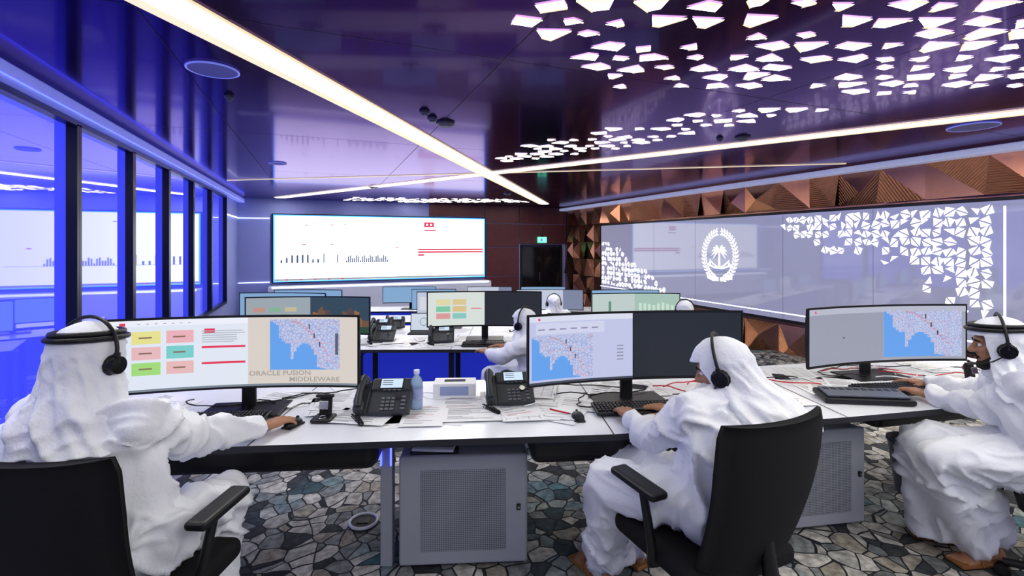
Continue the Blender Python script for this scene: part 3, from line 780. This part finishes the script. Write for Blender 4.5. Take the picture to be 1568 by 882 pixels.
# ---------------------------------------------------------------- chairs
def chair(x,d,fl,rot,m=M_fabric,arms=True,ax=.285,ay=.05,ah=.685):
    b=MB()
    nu,nv=14,14; W0=.44;W1=.50
    fr_=[];bk=[]
    for j in range(nv+1):
        v=j/nv; h=.47+.57*v; hw=(W0+(W1-W0)*min(1,v*1.4))/2
        r=1; 
        if v>.9: r=1-.07*((v-.9)/.1)**2
        if v<.1: r=1-.12*((.1-v)/.1)**2
        y=-.20-.14*v-.03*math.sin(v*3.14)
        for i in range(nu+1):
            u=2*i/nu-1; xx=u*hw*r; yy=y+.05*u*u-.0
            fr_.append(V((xx,yy,h))); bk.append(V((xx,yy-.035*(1-.6*u**6),h)))
    fs=[];K=(nu+1)
    for j in range(nv):
        for i in range(nu):
            a=j*K+i; fs.append([a,a+1,a+K+1,a+K])
    n0=len(fr_)
    fb=[[n0+q for q in f[::-1]] for f in fs]
    edge=[]
    per=[i for i in range(K)]+[j*K+nu for j in range(1,nv+1)]+[nv*K+i for i in range(nu-1,-1,-1)]+[j*K for j in range(nv-1,0,-1)]
    for a,c in zip(per,per[1:]+per[:1]): edge.append([a,c,n0+c,n0+a])
    b.add(fr_+bk,fs+fb+edge,m,True)
    b.box((0,.03,.455),(.50,.48,.08),m,.035,seg=4)
    b.box((0,.0,.405),(.30,.30,.04),M_black,.01)
    b.tube([(0,-.02,.40),(0,-.26,.40),(0,-.29,.48),(0,-.27,.62)],[.03,.03,.028,.02],M_black,10)
    b.cyl((0,0,.12),(0,0,.40),.028,.022,M_chrome); b.cyl((0,0,.07),(0,0,.26),.035,.032,M_black)
    for k in range(5):
        a=k*2*math.pi/5+.3; e=V((math.cos(a)*.30,math.sin(a)*.30,.07))
        b.tube([(0,0,.10),e*.5+V((0,0,.055)),e],[.03,.024,.018],M_black,8)
        t=V((-math.sin(a),math.cos(a),0))
        c=e+V((0,0,-.04))
        b.cyl(c-t*.022,c-t*.006,.03,.03,M_blackg,14); b.cyl(c+t*.006,c+t*.022,.03,.03,M_blackg,14)
    if arms:
        for s in (-1,1):
            b.tube([(s*.16,.02,.41),(s*(ax-.015),.02,.42),(s*ax,.0,.50),(s*ax,ay-.03,ah-.02)],[.018,.018,.018,.016],M_black,8)
            b.box((s*ax,ay,ah),(.08,.26,.032),M_black,.015,seg=3)
    b.build('office_chair',place(x,d,fl,rot),bm_fix=False)

# ---------------------------------------------------------------- people
def fold(amp=.010,seed=0):
    def rid(v,w=2.0):
        r=max(0,1-w*abs(noise.noise(v))); return r**3
    def f(p,n):
        w=noise.noise_vector(V((p.x*2.6+seed,p.y*2.6,p.z*2.6)))*1.5
        q=V((p.x*5+seed,p.y*5,p.z*5))+w
        q2=V((p.x*11,p.y*11+seed,p.z*8))+w*2.2
        g=noise.noise(V((p.x*4,p.y*4,p.z*4+seed)))*.5+.7
        return amp*(rid(q)-.25)*1.3+amp*.75*(rid(q2)-.25)*max(0,g)
    return f
def hand(mb,w,fw,dn,lat,curl=.25):
    w=V(w);fw=V(fw).normalized();lat=V(lat);lat=(lat-fw*lat.dot(fw)).normalized();dn=V(dn);dn=(dn-fw*dn.dot(fw)-lat*dn.dot(lat)).normalized()
    offs=[.031,.0105,-.0105,-.031]; kn=[.088,.093,.088,.079]
    Ls=[(.042,.026,.021),(.047,.030,.022),(.043,.028,.021),(.033,.021,.018)]
    mb.limb([(w-fw*.06,.026),(w,.024),(w+fw*.03,.022)],M_skin)
    for i in range(4):
        k=w+fw*kn[i]+lat*offs[i]-dn*.004
        mb.limb([(w+fw*.018+lat*offs[i]*.5,.015),(w+fw*.055+lat*offs[i]*.85,.014),(k,.0115)],M_skin)
        p=k; a=curl*.6; rr=[.0098,.0090,.0082,.0070]; ch=[(p,rr[0])]
        sp_=lat*offs[i]*.10/.03*.1
        for j in range(3):
            dr=(fw*math.cos(a)+dn*math.sin(a)+sp_*3).normalized(); p=p+dr*Ls[i][j]; ch.append((p,rr[j+1])); a+=curl*1.1
        mb.limb(ch,M_skin,10)
    t0=w+fw*.022+lat*.026+dn*.006
    t1=t0+(fw*.62+lat*.72+dn*.2).normalized()*.042; t2=t1+(fw*.9+lat*.35+dn*.2).normalized()*.032; t3=t2+(fw*.97+lat*.05+dn*.15).normalized()*.026
    mb.limb([(w+fw*.02,.018),(t0,.016),(t1,.012),(t2,.0105),(t3,.0085)],M_skin,10)
def foot(mb,ank,dr,sock=None):
    a=V(ank); dr=V(dr);dr.z=0;dr.normalize(); s=V((-dr.y,dr.x,0)); z=a.z-.075
    m=M_skin
    g=V((a.x,a.y,0))
    mb.limb([(a+V((0,0,.12)),.042),(a,.036),(g-dr*.03+V((0,0,z+.035)),.034),(g+dr*.06+V((0,0,z+.042)),.036),(g+dr*.13+V((0,0,z+.03)),.034)],m)
    mb.limb([(g+dr*.06+s*.015+V((0,0,z+.03)),.03),(g+dr*.14+s*.022+V((0,0,z+.022)),.022)],m); mb.limb([(g+dr*.06-s*.015+V((0,0,z+.03)),.03),(g+dr*.13-s*.025+V((0,0,z+.02)),.02)],m)
    for k in range(5):
        o=(k-2)*.0165; l=[.205,.20,.192,.182,.168][k]
        mb.limb([(g+dr*.14+s*o+V((0,0,z+.02)),.013),(g+dr*l+s*o*1.1+V((0,0,z+.013)),.0095)],m,8)
def person(name,J,hyaw,hpitch=0,detail=True,agal=True,beard=True,drape=(0,-.03,0),seed=0,flare=.20,dl=.27,hroll=0,fl=0,blackset=True,hands=True,headband=False):
    org=V(J['pel'])
    e=empty(name,RC@Matrix.Translation(org))
    b=MB()
    P={k:V(v) for k,v in J.items()}
    sh=(P['shR']-P['shL']); shn=sh.normalized(); ch=P['chest']; pe=P['pel']; mid=(P['shR']+P['shL'])/2
    for t in range(7):
        k=t/6; c=pe.lerp(ch,k)
        for s_ in (-1,0,1): b.ell(c+shn*s_*(.058+.015*k),(.118+.01*k,)*3,M_thobe,u=14,w=8)
    b.limb([(P['shL'],.072),(mid+V((0,0,.015)),.080),(P['shR'],.072)]); 
    for s_ in (-.08,0,.08): b.limb([(ch+shn*s_,.120),(mid+shn*s_*.9-V((0,0,.02)),.088)])
    b.limb([(mid,.08),(P['head']+V((0,0,-.12)),.062)])
    for a in ('L','R'):
        hm=P.get('hm'+a,P['an'+a]); 
        b.limb([(P['sh'+a],.075),(P['sh'+a].lerp(P['el'+a],.5),.070),(P['el'+a],.064),(P['el'+a].lerp(P['wr'+a],.5),.058),(P['wr'+a].lerp(P['el'+a],.08),.047)])
        b.limb([(P['hip'+a],.118),(P['hip'+a].lerp(P['kn'+a],.5),.102),(P['kn'+a],.084),(P['kn'+a].lerp(hm,.5),.084),(hm+V((0,0,.05)),.088)])
    hL,hR=P.get('hmL',P['anL']),P.get('hmR',P['anR'])
    for k in (.2,.4,.6,.8):
        h=P['hipL'].lerp(P['hipR'],k); sag=.05*math.sin(math.pi*k)
        n_=P['knL'].lerp(P['knR'],k)-V((0,0,.02+sag)); an=hL.lerp(hR,k)+V((0,0,.05))
        b.limb([(h,.105),(h.lerp(n_,.5),.088),(n_,.070),(n_.lerp(an,.5),.066),(an,.075)])
    if 'hmL' in P:
        for a in ('L','R'): b.limb([(P['kn'+a].lerp(P['hip'+a],.3),.08),(P['an'+a]+V((0,0,.09)),.075)])
    fn=fold(.024,seed)
    remesh(b,'thobe',.0100 if detail else .022,6 if detail else 3,M_thobe,e,org,fn if detail else fold(.012,seed))
    HM=Matrix.Translation(P['head']-org)@Matrix.Rotation(hyaw,4,'Z')@Matrix.Rotation(hroll,4,'Y')@Matrix.Rotation(-hpitch,4,'X')
    h=MB()
    h.ell((0,-.01,.025),(.074,.094,.092),M_skin); h.ell((0,.02,-.03),(.060,.068,.075),M_skin); h.ell((0,.045,-.075),(.042,.042,.036),M_skin)
    h.ell((0,.06,.035),(.058,.03,.022),M_skin)
    h.limb([((0,.082,.022),.009),((0,.098,-.004),.011),((0,.105,-.018),.014)],M_skin,10)
    for s_ in (-1,1):
        h.ell((s_*.013,.092,-.021),(.010,.011,.009),M_skin); h.ell((s_*.040,.052,-.012),(.024,.024,.020),M_skin); h.ell((s_*.078,-.005,-.005),(.010,.020,.032),M_skin)
    h.ell((0,.080,-.050),(.024,.014,.008),M_skin); h.ell((0,.078,-.062),(.021,.014,.008),M_skin)
    h.limb([((0,-.02,-.05),.056),((0,-.03,-.15),.058)],M_skin)
    remesh(h,'head',.0055 if detail else .011,2,M_skin,e,(0,0,0),None,HM)
    h=MB()
    for s_ in (-1,1):
        h.ell((s_*.031,.071,.010),(.0125,.0125,.009),M_eye,u=12,w=8); h.ell((s_*.031,.081,.010),(.0055,.004,.0055),M_hair,u=10,w=6)
        h.tube([(s_*.014,.088,.030),(s_*.032,.087,.034),(s_*.050,.072,.028)],[.004,.0055,.003],M_hair,6)
    h.ell((0,.091,-.056),(.020,.006,.006),M_lip,u=12,w=8)
    h.build('facial_features',HM,e)
    if beard:
        h=MB()
        h.ell((0,.050,-.088),(.044,.044,.034),M_hair)
        for s_ in (-1,1): h.limb([((s_*.066,.005,-.015),.012),((s_*.058,.03,-.055),.020),((s_*.03,.062,-.085),.022),((0,.075,-.092),.022)],M_hair,10)
        h.limb([((-.026,.085,-.052),.006),((0,.095,-.040),.0065),((.026,.085,-.052),.006)],M_hair,8)
        remesh(h,'beard',.005 if detail else .01,1,M_hair,e,(0,0,0),(lambda p,n: .002*noise.noise(p*160)) if detail else None,HM)
    nphi,nt=84,42; vs=[];fs=[]
    rx,ry,rz=.102,.124,.112
    def rdg(v):
        r=max(0,1-2.2*abs(noise.noise(v))); return r**2.6
    for j in range(nt+1):
        t=j/nt
        for i in range(nphi):
            ph=2*math.pi*i/nphi; s_,c_=math.sin(ph),math.cos(ph)
            bk=max(0,-c_)
            if t<.38:
                a=(t/.38)*math.pi/2; r=math.sin(a); z=.030+rz*math.cos(a); x=rx*r*s_; y=-.008+ry*r*c_
                rad=1+(.07*(rdg(V((x*8+seed,y*8,z*15)))-.3)+.02*noise.noise(V((x*25+seed,y*25,z*12))))*min(1,r*1.2)
                x*=rad;y*=rad; z+=.004*noise.noise(V((x*30,y*30,seed)))
            else:
                s2=(t-.38)/.62; z=.030-s2*(dl+.05*bk)
                fx=rx+(flare-rx)*(s2**1.3); fy=(ry+( (.17 if c_<0 else .125)-ry)*s2) 
                pinch=1-.14*math.sin(min(1,s2*1.6)*math.pi)*(1 if c_<0 else .4)
                tw=ph+s2*.9
                fd=1+(.012+.055*s2)*math.sin(tw*9+seed+2.5*noise.noise(V((s2*2,seed,ph))))+(.06+.14*s2)*(rdg(V((math.cos(tw)*2.6,math.sin(tw)*2.6+seed,s2*1.6)))-.3)+.07*(rdg(V((s_*2.5+seed,c_*2.5,s2*6)))-.3)
                x=fx*s_*fd*pinch; y=-.008+fy*c_*fd*pinch
                x+=drape[0]*s2; y+=drape[1]*s2**1.2; z+=drape[2]*s2+.014*noise.noise(V((s_*2,c_*2,seed)))*s2*3
            vs.append(V((x,y,z)))
    for j in range(nt):
        t=(j+.5)/nt
        for i in range(nphi):
            ph=2*math.pi*(i+.5)/nphi; k=(i+1)%nphi
            dphi=abs((ph+math.pi)%(2*math.pi)-math.pi)
            if t>.30 and dphi<.95-.25*max(0,(t-.5)): continue
            fs.append([j*nphi+i,(j+1)*nphi+i,(j+1)*nphi+k,j*nphi+k])
    h=MB(); h.add(vs,fs,M_scarf,True)
    o=h.build('headscarf',HM,e)
    bm=bmesh.new(); bm.from_mesh(o.data); bmesh.ops.remove_doubles(bm,verts=bm.verts[:],dist=.0006); bm.to_mesh(o.data); bm.free()
    m1=o.modifiers.new('thick','SOLIDIFY'); m1.thickness=.006; m1.offset=1
    m2=o.modifiers.new('sub','SUBSURF'); m2.levels=1; m2.render_levels=1
    if agal:
        h=MB()
        for z_,y_ in ((.085,-.01),(.102,-.012)):
            k_=math.sqrt(max(.05,1-((z_-.03)/rz)**2))+.06
            h.tube([((rx*k_+.004)*math.sin(a*.1963),y_-.0+(ry*k_+.004)*math.cos(a*.1963),z_+.006*math.cos(a*.1963)) for a in range(32)],.0095,M_black,8,closed=True)
        h.build('agal_cord',HM,e)
    if blackset:
        h=MB()
        h.tube([(.121*math.cos(a*math.pi/18),-.012,.030+.127*math.sin(a*math.pi/18)) for a in range(19)],.0065,M_black,8)
        for s_ in (-1,1):
            h.tube([(s_*.121,-.012,.035),(s_*.123,-.01,.0)],.010,M_black,8)
            h.cyl((s_*.100,-.008,-.008),(s_*.131,-.008,-.008),.034,.030,M_blackg,20); h.tube([(s_*.107,-.008+.03*math.cos(k*.52),-.008+.03*math.sin(k*.52)) for k in range(12)],.008,M_black,6,closed=True)
        h.tube([(-.125,-.005,-.02),(-.118,.05,-.055),(-.08,.10,-.07),(-.045,.125,-.068)],.003,M_black,6); h.ell((-.04,.125,-.068),(.012,.007,.007),M_black)
        h.build('headset',HM,e)
    if hands:
        for a,lt in (('L',1),('R',-1)):
            fw=P['h'+a] if ('h'+a) in P else (P['wr'+a]-P['el'+a]); fw=V(fw); fw.z=min(0.05,fw.z*.3) ; fw.normalize()
            side=V((fw.y,-fw.x,0))*(lt)
            h=MB(); hand(h,P['wr'+a]+fw*.01,fw,(0,0,-1),side,.28)
            remesh(h,'hand_left' if a=='L' else 'hand_right',.0036,2,M_skin,e,org)
    if detail:
        for a in ('L','R'):
            dr=V(J['toe'+a]); h=MB(); foot(h,P['an'+a],dr); remesh(h,'foot_left' if a=='L' else 'foot_right',.0045,3,M_skin,e,org)
            h=MB(); g=V((P['an'+a].x,P['an'+a].y,fl)); dr.z=0; dr.normalize(); s_=V((-dr.y,dr.x,0))
            rot=math.atan2(-dr.x,dr.y); T=Matrix.Translation(g+dr*.07+V((0,0,.012)))@Matrix.Rotation(rot,4,'Z')
            h.box((0,0,0),(.10,.29,.022),M_leather,.010,M=T,seg=3); h.tube([T@V(q) for q in ((-.048,.03,.0),(-.04,.035,.05),(0,.04,.068),(.04,.035,.05),(.048,.03,.0))],.010,M_leather,8)
            h.build('sandal_left' if a=='L' else 'sandal_right',I4,e,origin=org)
    return e

# chairs
chair(-1.30,1.62,0,-.05,ax=.262,ay=.10,ah=.69); chair(.76,1.90,0,.42,ax=.265,ay=.08,ah=.70); chair(2.62,2.16,0,.85)
M_bluef=mat('blue_chair_fabric',(.01,.02,.12),.8)
chair(.24,4.20,-.15,.9,M_bluef); chair(.70,7.5,-.45,.2,M_fabric,False); chair(2.14,5.78,-.30,0,M_fabric,False)

person('seated_man',dict(pel=(-1.33,1.66,.60),chest=(-1.42,1.66,.90),head=(-1.49,1.70,1.205),shL=(-1.63,1.67,1.02),shR=(-1.27,1.65,1.01),
  elL=(-1.76,1.90,.80),wrL=(-1.62,2.16,.785),elR=(-1.27,1.96,.83),wrR=(-1.135,2.19,.785),hR=(.12,.22,0),
  hipL=(-1.42,1.68,.60),hipR=(-1.24,1.68,.60),knL=(-1.50,2.0,.57),knR=(-1.18,2.0,.57),anL=(-1.48,1.92,.08),anR=(-1.22,1.90,.08),toeL=(-.1,1,0),toeR=(.1,1,0)),
  hyaw=-.12,hpitch=.12,agal=True,seed=1.3,flare=.225,drape=(0,-.02,0))
person('seated_man',dict(pel=(.79,1.90,.60),chest=(.85,1.90,.87),head=(.865,1.99,1.095),shL=(.70,1.86,.965),shR=(1.03,2.06,.965),
  elL=(.60,2.05,.79),wrL=(.575,2.32,.785),elR=(1.02,2.28,.80),wrR=(.82,2.42,.785),hL=(-.12,.8,0),
  hipL=(.70,1.88,.61),hipR=(.86,2.0,.61),knL=(.41,2.10,.58),knR=(.58,2.30,.58),anL=(.44,2.32,.08),anR=(.62,2.46,.08),toeL=(-.5,.8,0),toeR=(-.5,.8,0)),
  hyaw=1.02,hpitch=.30,agal=False,seed=4.1,flare=.215,dl=.29,drape=(0,-.10,.03))
person('seated_man',dict(pel=(2.50,2.22,.60),chest=(2.46,2.29,.87),head=(2.36,2.34,1.125),shL=(2.34,2.17,.97),shR=(2.56,2.44,.97),
  elL=(2.36,2.40,.80),wrL=(2.30,2.66,.785),elR=(2.60,2.66,.80),wrR=(2.48,2.86,.785),hL=(-.2,.8,0),
  hipL=(2.42,2.20,.61),hipR=(2.54,2.34,.61),knL=(2.10,2.38,.57),knR=(2.15,2.58,.57),hmL=(2.34,2.46,.08),hmR=(2.24,2.62,.08),anL=(2.44,2.46,.08),anR=(2.42,2.62,.08),toeL=(-.95,-.1,0),toeR=(-.8,.3,0)),
  hyaw=.95,hpitch=.12,agal=True,seed=8.7,flare=.18,drape=(0,-.03,0))
def back_person(x,d,fl,yaw,hz=0,**kw):
    Rz=Matrix.Rotation(yaw,3,'Z'); o=V((x,d,fl))
    L=dict(pel=(0,0,.60),chest=(0,.06,.88-hz*.5),head=(0,.12+hz*.5,1.15-hz),shL=(-.19,.07,.98-hz*.8),shR=(.19,.07,.98-hz*.8),elL=(-.24,.25,.79),wrL=(-.16,.46,.79),elR=(.24,.25,.79),wrR=(.16,.46,.79),
      hipL=(-.1,.03,.61),hipR=(.1,.03,.61),knL=(-.13,.44,.58),knR=(.13,.44,.58),anL=(-.12,.42,.08),anR=(.12,.42,.08))
    J={k:Rz@V(v)+o for k,v in L.items()}
    person('seated_man',J,hyaw=yaw,detail=False,fl=fl,agal=False,**kw)
back_person(.25,4.24,-.15,1.0,hz=.10,seed=2,hands=True); back_person(.70,7.55,-.45,.3,hz=.03,seed=3,hands=False); back_person(2.14,5.80,-.30,.1,hz=.07,seed=5,hands=False)

w=bpy.data.worlds.new('World'); scn.world=w; w.use_nodes=True; w.node_tree.nodes['Background'].inputs[0].default_value=(.1,.12,.3,1); w.node_tree.nodes['Background'].inputs[1].default_value=.2

# ---------------------------------------------------------------- camera
cam=bpy.data.cameras.new('camera'); co=bpy.data.objects.new('camera',cam); COL.objects.link(co)
cam.sensor_width=36; cam.lens=740/1568*36; cam.shift_y=-(441-373)/1568; cam.clip_start=.05
co.location=(0,0,CAMH); co.rotation_euler=(math.radians(90),0,-YAW)
scn.camera=co
print('OBJS',len(bpy.data.objects))
